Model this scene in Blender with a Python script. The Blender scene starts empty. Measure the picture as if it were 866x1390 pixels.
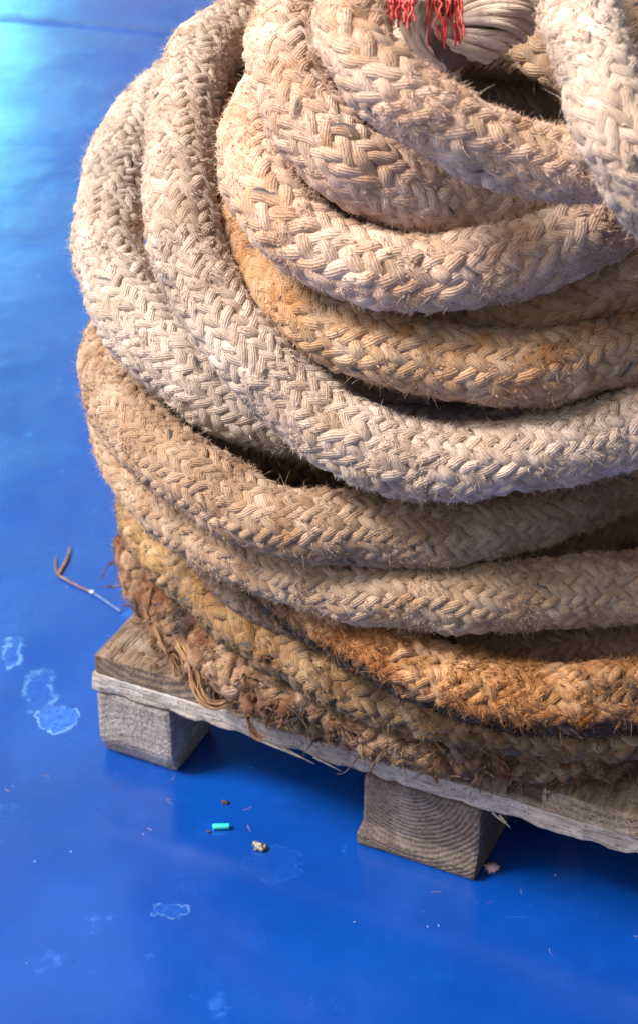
import bpy, math, random
import numpy as np
from mathutils import Vector
rng = np.random.default_rng(7)
random.seed(7)
PI = math.pi
col = bpy.context.scene.collection
scene = bpy.context.scene

# measured centre lines (metres) of the rope turns
PATHS = {
  'A': (0.0322, [[-0.1237, 1.8475, 0.5491], [-0.1602, 1.7568, 0.5476], [-0.1796, 1.6704, 0.5366], [-0.1827, 1.5947, 0.5159], [-0.1758, 1.5393, 0.4968], [-0.1621, 1.4992, 0.48], [-0.1368, 1.4657, 0.4664], [-0.1075, 1.4376, 0.4519], [-0.0745, 1.4231, 0.4392], [-0.0351, 1.4152, 0.427], [0.0224, 1.409, 0.418], [0.1131, 1.403, 0.411], [0.1977, 1.4037, 0.4141], [0.2705, 1.4147, 0.4287]]),
  'B': (0.0315, [[-0.0329, 1.8054, 0.6331], [-0.0715, 1.7363, 0.6398], [-0.0995, 1.6702, 0.6379], [-0.1129, 1.6037, 0.6286], [-0.1159, 1.5381, 0.6094], [-0.1115, 1.4805, 0.5892], [-0.1013, 1.4312, 0.567], [-0.0846, 1.394, 0.5437], [-0.0606, 1.3656, 0.5199], [-0.029, 1.3399, 0.4951], [0.0068, 1.3189, 0.4745], [0.0463, 1.3046, 0.4613], [0.0883, 1.296, 0.456], [0.1331, 1.2932, 0.4564], [0.1784, 1.2998, 0.4616], [0.2245, 1.3136, 0.4691], [0.271, 1.3299, 0.4812]]),
  'C': (0.03, [[-0.0017, 1.5465, 0.7484], [-0.0225, 1.477, 0.7396], [-0.0252, 1.4221, 0.7277], [-0.0113, 1.3771, 0.7051], [0.0144, 1.3528, 0.6837], [0.0468, 1.3485, 0.6609], [0.0856, 1.3586, 0.64], [0.1288, 1.3798, 0.6221], [0.1717, 1.4106, 0.6043], [0.214, 1.4468, 0.5878], [0.261, 1.4856, 0.5772]]),
  'D': (0.0278, [[0.0294, 1.3665, 0.799], [0.0208, 1.3288, 0.7856], [0.0347, 1.3042, 0.7678], [0.0598, 1.2923, 0.7487], [0.0894, 1.2872, 0.7284], [0.1206, 1.2875, 0.7105], [0.1572, 1.291, 0.7003], [0.1942, 1.2994, 0.6978], [0.2322, 1.315, 0.6995]]),
  'E': (0.0288, [[0.1782, 1.4092, 0.7983], [0.179, 1.3412, 0.7943], [0.1799, 1.2898, 0.7865], [0.1851, 1.2503, 0.7731], [0.1974, 1.2191, 0.7525], [0.2181, 1.2094, 0.7206], [0.2526, 1.2423, 0.6683], [0.308, 1.3232, 0.5947]]),
  'F': (0.03, [[0.0043, 1.6072, 0.6597], [-0.0287, 1.5393, 0.6598], [-0.0467, 1.4692, 0.6535], [-0.0481, 1.4087, 0.6454], [-0.0346, 1.365, 0.6318], [-0.0071, 1.3401, 0.6195], [0.0254, 1.3267, 0.6098], [0.0632, 1.3199, 0.6035], [0.1011, 1.3196, 0.6019], [0.1452, 1.3321, 0.606], [0.1854, 1.3571, 0.6121], [0.2276, 1.3887, 0.6168], [0.2715, 1.4222, 0.6182]]),
  'G': (0.03, [[-0.0596, 1.8855, 0.5947], [-0.0749, 1.7433, 0.5887], [-0.0755, 1.6275, 0.5858], [-0.066, 1.5275, 0.5748], [-0.05, 1.4484, 0.5653], [-0.0246, 1.3908, 0.5536], [0.0067, 1.3524, 0.5441], [0.0456, 1.3272, 0.5373], [0.0868, 1.3147, 0.5327], [0.1369, 1.3151, 0.5275], [0.1887, 1.3298, 0.5213], [0.2459, 1.3542, 0.5195], [0.2855, 1.376, 0.5208]]),
  'H': (0.0285, [[0.0272, 1.4026, 0.5458], [0.0724, 1.3738, 0.5412], [0.1227, 1.3622, 0.5441], [0.1736, 1.3676, 0.5527], [0.2199, 1.3824, 0.5623], [0.2669, 1.4002, 0.5724]]),
  'J': (0.0285, [[-0.0701, 1.659, 0.4284], [-0.0284, 1.5822, 0.4153], [0.0109, 1.526, 0.4087], [0.0521, 1.4952, 0.404], [0.0993, 1.4836, 0.3997], [0.1561, 1.4809, 0.3976], [0.2196, 1.485, 0.3989], [0.2839, 1.4985, 0.4094]]),
  'L': (0.0285, [[-0.1691, 1.6613, 0.3578], [-0.1334, 1.5828, 0.3467], [-0.0842, 1.5281, 0.3401], [-0.0344, 1.4944, 0.3375], [0.0237, 1.4721, 0.3361], [0.1067, 1.4627, 0.3344], [0.2034, 1.4723, 0.3359], [0.2897, 1.5011, 0.3486]]),
  'K': (0.031, [[-0.1419, 1.7108, 0.4183], [-0.1748, 1.6133, 0.4139], [-0.1799, 1.5286, 0.4073], [-0.1611, 1.4578, 0.4001], [-0.1295, 1.4029, 0.3955], [-0.0883, 1.3616, 0.3906], [-0.043, 1.3321, 0.3835], [0.0041, 1.3181, 0.3794], [0.0568, 1.3165, 0.3762], [0.1101, 1.327, 0.3735], [0.1712, 1.351, 0.3727], [0.2224, 1.3813, 0.3725], [0.2744, 1.4092, 0.3766], [0.3143, 1.4326, 0.3825]]),
  'N': (0.0285, [[0.077, 1.3465, 0.3177], [0.1323, 1.3576, 0.3175], [0.1888, 1.3745, 0.3185], [0.2468, 1.4001, 0.3237], [0.2999, 1.4252, 0.3282]]),
  'M': (0.03, [[-0.1693, 1.5163, 0.3318], [-0.1405, 1.4538, 0.3234], [-0.1049, 1.4078, 0.3231], [-0.0631, 1.3698, 0.3217], [-0.0109, 1.3378, 0.3208], [0.028, 1.3164, 0.3233], [0.0752, 1.3051, 0.3226], [0.1286, 1.3034, 0.3195], [0.1826, 1.311, 0.3199], [0.2553, 1.322, 0.3216], [0.2984, 1.3317, 0.3244]]),
  'O': (0.0285, [[0.0419, 1.3624, 0.2498], [0.1033, 1.3401, 0.247], [0.1641, 1.3282, 0.2482], [0.2256, 1.3303, 0.2505], [0.2887, 1.3424, 0.2529]]),
  'P': (0.0305, [[-0.0869, 1.4685, 0.273], [-0.0466, 1.4175, 0.2686], [-0.005, 1.3687, 0.2698], [0.0318, 1.3287, 0.2685], [0.0707, 1.3026, 0.2615], [0.1123, 1.285, 0.2515], [0.1538, 1.2743, 0.2455], [0.1955, 1.2709, 0.2429], [0.2595, 1.2743, 0.2417], [0.299, 1.2821, 0.2417]]),
  'Q': (0.032, [[-0.1607, 1.7114, 0.2309], [-0.1664, 1.6483, 0.2182], [-0.1586, 1.5875, 0.2149], [-0.1347, 1.5267, 0.2121], [-0.0886, 1.4668, 0.2044], [-0.0476, 1.4194, 0.2038], [-0.0019, 1.3784, 0.2016], [0.0485, 1.3439, 0.1994], [0.1038, 1.318, 0.1977], [0.1649, 1.3041, 0.197], [0.2265, 1.3014, 0.1951], [0.2891, 1.3092, 0.1968]]),
  'R': (0.027, [[-0.1629, 1.6943, 0.1541], [-0.1737, 1.6258, 0.1509], [-0.1607, 1.5647, 0.1495], [-0.137, 1.5141, 0.1512], [-0.1071, 1.4681, 0.1512], [-0.0685, 1.4258, 0.1496], [-0.0216, 1.391, 0.1494], [0.0239, 1.3633, 0.1491], [0.0684, 1.3427, 0.1494], [0.1123, 1.3281, 0.1492], [0.1625, 1.3202, 0.1492], [0.2131, 1.3197, 0.148], [0.275, 1.3299, 0.1493], [0.318, 1.3461, 0.1508]]),
  'T': (0.0285, [[0.2694, 1.6766, 0.719], [0.2586, 1.5791, 0.7074], [0.2508, 1.4958, 0.6946], [0.2503, 1.4311, 0.6778], [0.2582, 1.3773, 0.6589]]),
  'S': (0.0285, [[0.1737, 1.8048, 0.6784], [0.1764, 1.7141, 0.6743], [0.183, 1.6477, 0.6696], [0.201, 1.6084, 0.6605], [0.2286, 1.5882, 0.6488], [0.2618, 1.5767, 0.639]]),
}
BUN1 = [[0.0639, 1.495, 0.7246], [0.0767, 1.4429, 0.7361], [0.0868, 1.4061, 0.7436], [0.096, 1.3916, 0.7489], [0.1093, 1.395, 0.7542], [0.1262, 1.4112, 0.7607], [0.1454, 1.4383, 0.7658], [0.1678, 1.4774, 0.7708], [0.1881, 1.5193, 0.7803]]
BUN2 = [[0.0711, 1.5333, 0.7468], [0.0674, 1.4946, 0.7422], [0.0712, 1.4483, 0.7444], [0.0787, 1.4187, 0.7447], [0.086, 1.4062, 0.7346], [0.0915, 1.4189, 0.7175]]
RED1 = [0.0569, 1.3318, 0.8037]
RED2 = [0.0897, 1.3715, 0.7915]
BANDC = [0.095, 1.3925, 0.7485]
BANDA = [0.914, -0.051, 0.404]

CEN = np.array([.13, 1.62])

# ---------------------------------------------------------------- helpers
def tag(o, label=None, cat=None, group=None, kind=None):
    if label: o['label'] = label
    if cat: o['category'] = cat
    if group: o['group'] = group
    if kind: o['kind'] = kind
    return o

def empty(name, loc):
    o = bpy.data.objects.new(name, None); col.objects.link(o); o.location = loc
    return o

def mesh_np(name, co, faces, mat, parent=None, smooth=True, attrs=None, tri=None):
    """co (n,3); faces (m,4) int quads; attrs dict of name -> (n,) floats"""
    me = bpy.data.meshes.new(name)
    co = np.asarray(co, np.float32); faces = np.asarray(faces, np.int32)
    k = faces.shape[1]
    me.vertices.add(len(co)); me.vertices.foreach_set('co', co.ravel())
    me.loops.add(faces.size); me.loops.foreach_set('vertex_index', faces.ravel())
    me.polygons.add(len(faces))
    me.polygons.foreach_set('loop_start', np.arange(0, faces.size, k, dtype=np.int32))
    me.polygons.foreach_set('loop_total', np.full(len(faces), k, np.int32))
    me.polygons.foreach_set('use_smooth', np.full(len(faces), smooth, bool))
    me.update(calc_edges=True)
    for a, d in (attrs or {}).items():
        at = me.attributes.new(a, 'FLOAT', 'POINT'); at.data.foreach_set('value', np.asarray(d, np.float32))
    me.materials.append(mat)
    o = bpy.data.objects.new(name, me); col.objects.link(o)
    if parent: o.parent = parent; o.matrix_parent_inverse = parent.matrix_world.inverted() if False else o.matrix_parent_inverse
    return o

# ---------------------------------------------------------------- node helpers
class NT:
    def __init__(s, name):
        s.m = bpy.data.materials.new(name); s.m.use_nodes = True
        s.n = s.m.node_tree.nodes; s.l = s.m.node_tree.links
        s.b = s.n['Principled BSDF']
    def new(s, t, **kw):
        nd = s.n.new(t)
        for k, v in kw.items():
            if k.startswith('i_'): nd.inputs[k[2:]].default_value = v
            else: setattr(nd, k, v)
        return nd
    def link(s, a, b): s.l.new(a, b)
    def put(s, sock, v):
        if hasattr(v, 'is_linked') or hasattr(v, 'links'): s.l.new(v, sock)
        else: sock.default_value = v
    def math(s, op, a, b=0.0, c=0.0, clamp=False):
        nd = s.n.new('ShaderNodeMath'); nd.operation = op; nd.use_clamp = clamp
        for i, v in enumerate((a, b, c)): s.put(nd.inputs[i], v)
        return nd.outputs[0]
    def attr(s, name):
        nd = s.n.new('ShaderNodeAttribute'); nd.attribute_name = name
        return nd.outputs['Fac']
    def pos(s):
        return s.n.new('ShaderNodeNewGeometry').outputs['Position']
    def objc(s):
        return s.n.new('ShaderNodeTexCoord').outputs['Object']
    def noise(s, vec, scale, detail=4, rough=.55, out='Fac', dist=0):
        nd = s.n.new('ShaderNodeTexNoise'); nd.inputs['Scale'].default_value = scale
        nd.inputs['Detail'].default_value = detail; nd.inputs['Roughness'].default_value = rough
        nd.inputs['Distortion'].default_value = dist
        s.l.new(vec, nd.inputs['Vector']); return nd.outputs[out]
    def vmul(s, vec, x, y, z, off=(0, 0, 0)):
        nd = s.n.new('ShaderNodeMapping'); nd.inputs['Scale'].default_value = (x, y, z); nd.inputs['Location'].default_value = off
        s.l.new(vec, nd.inputs['Vector']); return nd.outputs[0]
    def comb(s, x, y, z=0.0):
        nd = s.n.new('ShaderNodeCombineXYZ')
        for i, v in enumerate((x, y, z)): s.put(nd.inputs[i], v)
        return nd.outputs[0]
    def ramp(s, fac, a, b, c0=0.0, c1=1.0):
        nd = s.n.new('ShaderNodeMapRange'); nd.interpolation_type = 'SMOOTHSTEP'
        s.put(nd.inputs['Value'], fac)
        nd.inputs['From Min'].default_value = a; nd.inputs['From Max'].default_value = b
        nd.inputs['To Min'].default_value = c0; nd.inputs['To Max'].default_value = c1
        return nd.outputs[0]
    def mix(s, fac, a, b, mode='MIX'):
        nd = s.n.new('ShaderNodeMix'); nd.data_type = 'RGBA'; nd.blend_type = mode
        s.put(nd.inputs[0], fac)
        for sock, v in ((nd.inputs[6], a), (nd.inputs[7], b)):
            if isinstance(v, tuple): sock.default_value = (*v[:3], 1)
            else: s.l.new(v, sock)
        return nd.outputs[2]
    def bump(s, h, strength, dist, nrm=None):
        nd = s.n.new('ShaderNodeBump'); nd.inputs['Strength'].default_value = strength; nd.inputs['Distance'].default_value = dist
        s.l.new(h, nd.inputs['Height'])
        if nrm: s.l.new(nrm, nd.inputs['Normal'])
        return nd.outputs[0]

# ---------------------------------------------------------------- rope material
def rope_mat(name, c1, c2, stain, amt, dark=(.03, .022, .018), damt=.0, low_dark=0., rough=.95, dirtscale=9.):
    t = NT(name)
    p = t.pos(); su = t.attr('su'); sv = t.attr('sv'); ti = t.attr('tint'); dk = t.attr('dark')
    ph = t.math('MULTIPLY', t.math('MULTIPLY_ADD', su, 60., t.math('MULTIPLY', sv, 16.)), 2 * PI)
    rid = t.math('ABSOLUTE', t.math('SINE', t.math('MULTIPLY', ph, .5)))
    rid = t.math('POWER', rid, .6)
    # broad weathering
    n1 = t.noise(p, dirtscale, 5, .6)
    c = t.mix(t.ramp(n1, .38, .64), c1, c2)
    n2 = t.noise(p, dirtscale * 2.6, 5, .65)
    c = t.mix(t.math('MULTIPLY', t.ramp(n2, .44, .68), amt), c, stain)
    # strand to strand difference
    hs = t.new('ShaderNodeHueSaturation'); t.link(c, hs.inputs['Color'])
    t.put(hs.inputs['Value'], t.math('MULTIPLY_ADD', ti, .22, 1.0))
    t.put(hs.inputs['Saturation'], t.math('MULTIPLY_ADD', ti, -.10, 1.0))
    c = hs.outputs[0]
    # fibres: thin streaks running along the strand
    fv = t.comb(t.math('MULTIPLY', su, 110.), t.math('MULTIPLY', t.math('MULTIPLY_ADD', su, 22., sv), 26.), ti)
    fn = t.noise(fv, 1.0, 3, .6)
    c = t.mix(1.0, c, t.mix(t.ramp(fn, .28, .72), (.78, .75, .72), (1.10, 1.10, 1.10)), 'MULTIPLY')
    # grime specks
    n3 = t.noise(p, 210., 3, .6)
    c = t.mix(t.ramp(n3, .62, .72, 0, .55), c, tuple(.35 * a for a in stain))
    if damt:
        n4 = t.noise(t.vmul(p, 1, 1, 1, (3, 1, 2)), 13., 6, .68)
        c = t.mix(t.math('MULTIPLY', t.ramp(n4, .50, .66), damt), c, dark)
    if low_dark:       # darker towards the underside of the rope, broken up by noise
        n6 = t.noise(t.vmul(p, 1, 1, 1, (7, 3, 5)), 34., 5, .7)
        c = t.mix(t.math('MULTIPLY', t.ramp(t.math('MULTIPLY_ADD', n6, 1.3, t.attr('low')), .58, 1.0), low_dark), c, dark)
    c = t.mix(t.ramp(rid, .45, .1, 0, .28), c, tuple(.45 * a for a in stain))
    c = t.mix(dk, c, (.035, .045, .06))
    t.link(c, t.b.inputs['Base Color'])
    t.b.inputs['Roughness'].default_value = rough
    t.b.inputs['Specular IOR Level'].default_value = .06
    t.b.inputs['Sheen Weight'].default_value = .12
    t.b.inputs['Sheen Roughness'].default_value = .5
    # yarn ridges that twist round the strand, then fibres
    h = t.math('MULTIPLY_ADD', fn, .8, t.math('MULTIPLY', rid, .55))
    n5 = t.noise(p, 420., 3, .6)
    h = t.math('MULTIPLY_ADD', n5, .35, h)
    t.link(t.bump(h, .8, .0011), t.b.inputs['Normal'])
    return t.m

def fibre_mat(name, c1, c2, low_dark=0., dark=(0, 0, 0)):
    t = NT(name)
    r = t.attr('tint')
    c = t.mix(r, c1, c2)
    if low_dark:  # fibres darken towards the underside together with their rope
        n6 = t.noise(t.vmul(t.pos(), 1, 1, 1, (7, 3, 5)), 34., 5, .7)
        c = t.mix(t.math('MULTIPLY', t.ramp(t.math('MULTIPLY_ADD', n6, 1.3, t.attr('low')), .58, 1.0), low_dark), c, dark)
    t.link(c, t.b.inputs['Base Color']); t.b.inputs['Roughness'].default_value = .8
    t.b.inputs['Specular IOR Level'].default_value = .25
    # thin fibres let some light through
    tr = t.new('ShaderNodeBsdfTranslucent'); t.link(c, tr.inputs['Color'])
    ms = t.new('ShaderNodeMixShader'); ms.inputs[0].default_value = .25
    t.link(t.b.outputs[0], ms.inputs[1]); t.link(tr.outputs[0], ms.inputs[2])
    t.link(ms.outputs[0], t.n['Material Output'].inputs['Surface'])
    return t.m

# ---------------------------------------------------------------- curves
def catmull(P, per=12):
    P = np.asarray(P, float); Q = np.vstack([2 * P[0] - P[1], P, 2 * P[-1] - P[-2]])
    out = []
    for i in range(len(P) - 1):
        a, b, c, d = Q[i:i + 4]
        u = np.linspace(0, 1, per, endpoint=False)[:, None]
        out.append(.5 * (2 * b + (c - a) * u + (2 * a - 5 * b + 4 * c - d) * u * u + (3 * b - a - 3 * c + d) * u ** 3))
    out.append(P[-1:]); return np.vstack(out)

def smoothnoise(n_s, length, s, scale, r):
    """n_s independent smooth noises in about -1..1 sampled at s"""
    out = np.zeros((n_s, len(s)))
    for o in range(3):
        f = (1.0 / scale) * (1.7 ** o)
        out += np.sin(2 * PI * f * s[None] * r.uniform(.7, 1.3, (n_s, 1)) + r.uniform(0, 2 * PI, (n_s, 1))) / (1.5 ** o)
    return out / 1.6

def unit(v): return v / np.maximum(np.linalg.norm(v, axis=-1, keepdims=True), 1e-9)

class Path:
    def __init__(s, ctrl, fine):                       # fine: list of bools per control point
        d = catmull(ctrl, 14)
        fl = np.repeat(np.asarray(fine, float), 14)[:len(d)]
        seg = np.linalg.norm(np.diff(d, axis=0), axis=1); S = np.concatenate([[0], np.cumsum(seg)])
        s.L = S[-1]
        st = [0.0]
        while st[-1] < s.L:
            f = np.interp(st[-1], S, fl); st.append(st[-1] + (.0030 if f > .3 else .0060))
        st = np.array(st); st *= s.L / st[-1]
        s.s = st
        s.P = np.stack([np.interp(st, S, d[:, i]) for i in range(3)], 1)
        for _ in range(6):                              # soften the corners
            q = s.P.copy(); q[1:-1] = .25 * s.P[:-2] + .5 * s.P[1:-1] + .25 * s.P[2:]; s.P = q
        s.fine = np.interp(st, S, fl)
        s.T = unit(np.gradient(s.P, st, axis=0))
        up = np.array([0, 0, 1.0])
        s.N = unit(up - (s.T @ up)[:, None] * s.T)
        s.B = np.cross(s.T, s.N)

def closed_path(name, back, inner=False):
    """visible part plus the rest of the turn, round the back of the coil"""
    R, pts = PATHS[name]; pts = np.array(pts)
    def cyl(p): d = p[:2] - CEN; return math.atan2(d[1], d[0]), math.hypot(*d), p[2]
    a1, r1, z1 = cyl(pts[-1]); a0, r0, z0 = cyl(pts[0])
    while a0 < a1: a0 += 2 * PI
    if a0 - a1 < .5: a0 += 2 * PI
    rb, zb = back
    n = max(4, int((a0 - a1) / .42))
    ang = np.linspace(a1, a0, n + 2)[1:-1]
    extra = []
    for a in ang:
        t = (a - a1) / (a0 - a1); w = math.sin(PI * t) ** 1.6
        r = (1 - w) * ((1 - t) * r1 + t * r0) + w * rb
        z = (1 - w) * ((1 - t) * z1 + t * z0) + w * zb
        extra.append([CEN[0] + r * math.cos(a), CEN[1] + r * math.sin(a), z])
    h = n // 2
    mid = (np.array(extra[h - 1]) + np.array(extra[h])) / 2
    tang = unit(np.array(extra[h]) - np.array(extra[h - 1])) * .004
    ctrl = [list(mid)] + extra[h:] + [list(p) for p in pts] + extra[:h] + [list(mid + tang)]
    k = len(extra[h:])
    fine = [0] * (1 + k) + [1] * len(pts) + [0] * (h + 1)
    fine[k] = 1; fine[k + 1 + len(pts)] = 1
    return R, Path(ctrl, fine)

def open_path(name, pre=(), post=()):
    R, pts = PATHS[name]
    ctrl = [list(p) for p in pre] + pts + [list(p) for p in post]
    fine = [0] * len(pre) + [1] * len(pts) + [0] * len(post)
    return R, Path(ctrl, fine)

# ---------------------------------------------------------------- the braid
def braid(path, R, M=12, seed=0, lead=7.5, rag=1.0, nx=12, dark_p=.028, amp=1.0, squash=.05):
    """M strands each way round the rope, each passing over and under the others.
    Returns vertex arrays and what the fibres need."""
    r = np.random.default_rng(seed)
    s, P, N, B, L = path.s, path.P, path.N, path.B, path.L
    ns = len(s)
    spc = lead / M * math.sin(math.atan(2 * PI / lead)); hwf = .60 * spc
    htf = .40 * spc ** .5 * .60; amp = .165 * spc * amp
    turns = max(1, round(L / (lead * R) * M)) / M
    k = 2 * PI * turns / L
    tw = .55 * smoothnoise(1, L, s, .55, r)[0]
    rad = 1 + .02 * rag * smoothnoise(1, L, s, .16, r)[0]
    # slight bends so that no turn is a perfect arc
    wob = smoothnoise(2, L, s, .22, r) * .0022
    sq = squash * smoothnoise(1, L, s, .13, r)[0] + .4 * squash; sqa = smoothnoise(1, L, s, .3, r)[0]
    Pc = P + wob[0][:, None] * N + wob[1][:, None] * B
    co, att_su, att_sv, att_ti, att_dk, faces = [], [], [], [], [], []
    base = 0; strands = []; att_lo = []
    phi = np.linspace(0, 2 * PI, nx, endpoint=False) - PI / 2
    cph, sph = np.cos(phi), np.sin(phi)
    ring = np.arange(nx); nxt = (ring + 1) % nx
    for sgn in (1, -1):
        jit = smoothnoise(M, L, s, .05, r)
        wn = smoothnoise(M, L, s, .035, r)
        hn = smoothnoise(M, L, s, .03, r)
        tn = smoothnoise(M, L, s, .12, r)
        for j in range(M):
            th0 = 2 * PI * (j + .5 * (sgn < 0)) / M + sgn * k * s + .08 * rag * jit[j]
            weave = sgn * np.cos(M * th0 / 2)
            flat = np.sign(weave) * np.abs(weave) ** .75
            th = th0 + tw
            rho = R * rad * (.985 - amp - htf + amp * flat + .026 * rag * hn[j])
            rho = rho * (1 + sq * np.cos(2 * (th - sqa)))
            er = np.cos(th)[:, None] * N + np.sin(th)[:, None] * B
            c = Pc + rho[:, None] * er
            t = unit(np.gradient(c, s, axis=0)); side = unit(np.cross(t, er)); nn = np.cross(side, t)
            hw = R * hwf * (1 + .14 * rag * wn[j]) * (1 + .05 * flat)
            ht = R * htf * (1 + .17 * rag * hn[j])
            # three soft lobes turn the strand into a bundle of yarns
            lob = 1 + .035 * np.cos(3 * (phi[None] + 2 * PI * s[:, None] * 16))
            v = c[:, None] + (hw[:, None] * cph[None] * lob)[..., None] * side[:, None] + (ht[:, None] * sph[None] * lob)[..., None] * nn[:, None]
            co.append(v.reshape(-1, 3))
            sl = np.concatenate([[0], np.cumsum(np.linalg.norm(np.diff(c, axis=0), axis=1))]) + r.uniform(0, 9)
            att_su.append(np.repeat(sl, nx)); att_sv.append(np.tile(ring / nx, ns))
            piece = np.floor((th0 * M / (2 * PI) - .5) / 1.0).astype(int) + 4000
            tab = np.random.default_rng(seed * 131 + j * 7 + (sgn > 0)).normal(0, 1, 8200)
            ti = .45 * tn[j] + .38 * tab[piece]
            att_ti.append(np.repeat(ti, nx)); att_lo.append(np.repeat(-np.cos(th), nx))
            # here and there a dark marker yarn shows for a short piece
            tab2 = np.random.default_rng(seed * 17 + j * 5 + 3 * (sgn > 0)).random(8200)
            isd = (tab2[piece] < dark_p) & (weave > .45)
            side_w = np.exp(-((phi[None] - PI / 2 - .5) / .45) ** 2)
            att_dk.append((isd[:, None] * side_w).ravel())
            a = (np.arange(ns - 1)[:, None] * nx + ring[None]); b2 = (np.arange(ns - 1)[:, None] * nx + nxt[None])
            f = np.stack([a, b2, b2 + nx, a + nx], -1).reshape(-1, 4) + base
            faces.append(f)
            base += ns * nx
            strands.append((c, t, side, nn, ht, hw, weave, ti))
    # inner core
    m = 20; ph2 = np.linspace(0, 2 * PI, m, endpoint=False)
    v = Pc[:, None] + .70 * R * (np.cos(ph2)[None, :, None] * N[:, None] + np.sin(ph2)[None, :, None] * B[:, None])
    co.append(v.reshape(-1, 3)); z = np.zeros(ns * m)
    att_su.append(np.repeat(s, m)); att_sv.append(z); att_ti.append(z - .6); att_lo.append(z); att_dk.append(z)
    rg = np.arange(m); nx2 = (rg + 1) % m
    a = np.arange(ns - 1)[:, None] * m + rg[None]; b2 = np.arange(ns - 1)[:, None] * m + nx2[None]
    faces.append(np.stack([a, b2, b2 + m, a + m], -1).reshape(-1, 4) + base)
    A = dict(su=np.concatenate(att_su), sv=np.concatenate(att_sv), tint=np.concatenate(att_ti), dark=np.concatenate(att_dk), low=np.concatenate(att_lo))
    return np.vstack(co), np.vstack(faces), A, strands

def ribbons(p0, d0, nrm, length, width, r, curl=.5, droop=.0, nseg=4):
    """thin curved fibres as narrow blades"""
    n = len(p0)
    t = np.linspace(0, 1, nseg + 1)
    cdir = unit(r.normal(size=(n, 3))) * curl * r.uniform(.2, 1.2, (n, 1)); cdir[:, 2] -= droop
    d = d0[:, None] + cdir[:, None] * t[None, :, None] * 1.3
    d = unit(d)
    step = (length / nseg)[:, None, None] * d
    pts = p0[:, None] + np.concatenate([np.zeros((n, 1, 3)), np.cumsum(step[:, :-1], axis=1)], 1)
    wv = unit(np.cross(d, unit(nrm + .8 * r.normal(size=(n, 3)))[:, None]))
    w = width[:, None] * (1 - .8 * t[None] ** 1.5) * .5
    a = pts + w[..., None] * wv; b = pts - w[..., None] * wv
    co = np.stack([a, b], 2).reshape(-1, 3)             # n,(nseg+1),2
    k = (nseg + 1) * 2
    i = np.arange(n)[:, None] * k + (np.arange(nseg) * 2)[None]
    f = np.stack([i, i + 1, i + 3, i + 2], -1).reshape(-1, 4)
    tint = np.repeat(r.random(n), k)
    return co, f, tint

def fuzz(strands, path, count, seed, long_=.007, r_tuft=.5, droop=.15):
    r = np.random.default_rng(seed + 999)
    nst = len(strands); ns = len(path.s)
    # density follows the step, more where the surface can be seen
    ds = np.gradient(path.s); dens = ds * (0.35 + .65 * (path.fine > .3)); dens /= dens.sum()
    wave = .55 + .45 * smoothnoise(1, path.L, path.s, .09, r)[0]; dens = dens * np.maximum(wave, .06) ** 1.5; dens /= dens.sum()
    out = []
    def pick(n):
        i = r.choice(ns, n, p=dens); j = r.integers(0, nst, n)
        C = np.stack([q[0] for q in strands]); W = np.stack([q[6] for q in strands])
        ok = W[j, i] > -.25
        return i[ok], j[ok]
    C = np.stack([q[0] for q in strands]); T = np.stack([q[1] for q in strands]); S = np.stack([q[2] for q in strands])
    Nn = np.stack([q[3] for q in strands]); HT = np.stack([q[4] for q in strands]); HW = np.stack([q[5] for q in strands])
    # loose hairs
    i, j = pick(int(count * 1.4)); n = len(i)
    lat = r.uniform(-.75, .75, n)
    p = C[j, i] + (HW[j, i] * lat)[:, None] * S[j, i] + (HT[j, i] * np.sqrt(1 - lat ** 2) * .92)[:, None] * Nn[j, i]
    sg = np.where(r.random(n) < .5, 1, -1)[:, None]
    d = unit(sg * T[j, i] * r.uniform(.4, 1.1, (n, 1)) + Nn[j, i] * r.uniform(.2, 1.1, (n, 1)) + S[j, i] * r.normal(0, .45, (n, 1)))
    ln = long_ * r.gamma(2.2, .38, n); wd = r.uniform(.00020, .00042, n)
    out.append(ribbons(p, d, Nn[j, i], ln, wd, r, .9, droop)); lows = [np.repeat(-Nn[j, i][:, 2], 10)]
    # tufts: broken yarns, several fibres from one root
    i, j = pick(int(count * r_tuft / 5)); m = 5
    i = np.repeat(i, m); j = np.repeat(j, m); n = len(i)
    lat0 = np.repeat(r.uniform(-.8, .8, n // m), m)
    p = C[j, i] + (HW[j, i] * lat0)[:, None] * S[j, i] + (HT[j, i] * np.sqrt(1 - lat0 ** 2) * .9)[:, None] * Nn[j, i] + r.normal(0, .0004, (n, 3))
    g = np.repeat(np.concatenate([r.choice([-1, 1], (n // m, 1)) * r.uniform(.6, 1, (n // m, 1)), r.uniform(.2, .8, (n // m, 1)), r.normal(0, .35, (n // m, 1))], 1), m, axis=0)
    g = g + r.normal(0, .16, (n, 3))
    d = unit(g[:, :1] * T[j, i] + g[:, 1:2] * Nn[j, i] + g[:, 2:] * S[j, i])
    ln = long_ * .75 * np.repeat(r.uniform(.5, 1.3, n // m), m) * r.uniform(.6, 1.1, n); wd = r.uniform(.0004, .0009, n)
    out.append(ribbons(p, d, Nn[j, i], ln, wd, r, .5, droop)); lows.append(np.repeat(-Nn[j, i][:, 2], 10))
    co = np.vstack([o[0] for o in out]); k = len(out[0][0])
    f = np.vstack([out[0][1], out[1][1] + k]); ti = np.concatenate([o[2] for o in out])
    return co, f, ti, np.concatenate(lows)

MATS = {}
def look(key, c1, c2, stain, amt, damt=0., dark=(.03, .022, .018), f1=None, f2=None, low_dark=0., ds=9.):
    MATS[key] = (rope_mat('rope_' + key, c1, c2, stain, amt, dark, damt, low_dark, dirtscale=ds),
                 fibre_mat('fibre_' + key, f1 or tuple(min(.9, a * 1.15) for a in c1), f2 or c2, low_dark, dark))
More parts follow.
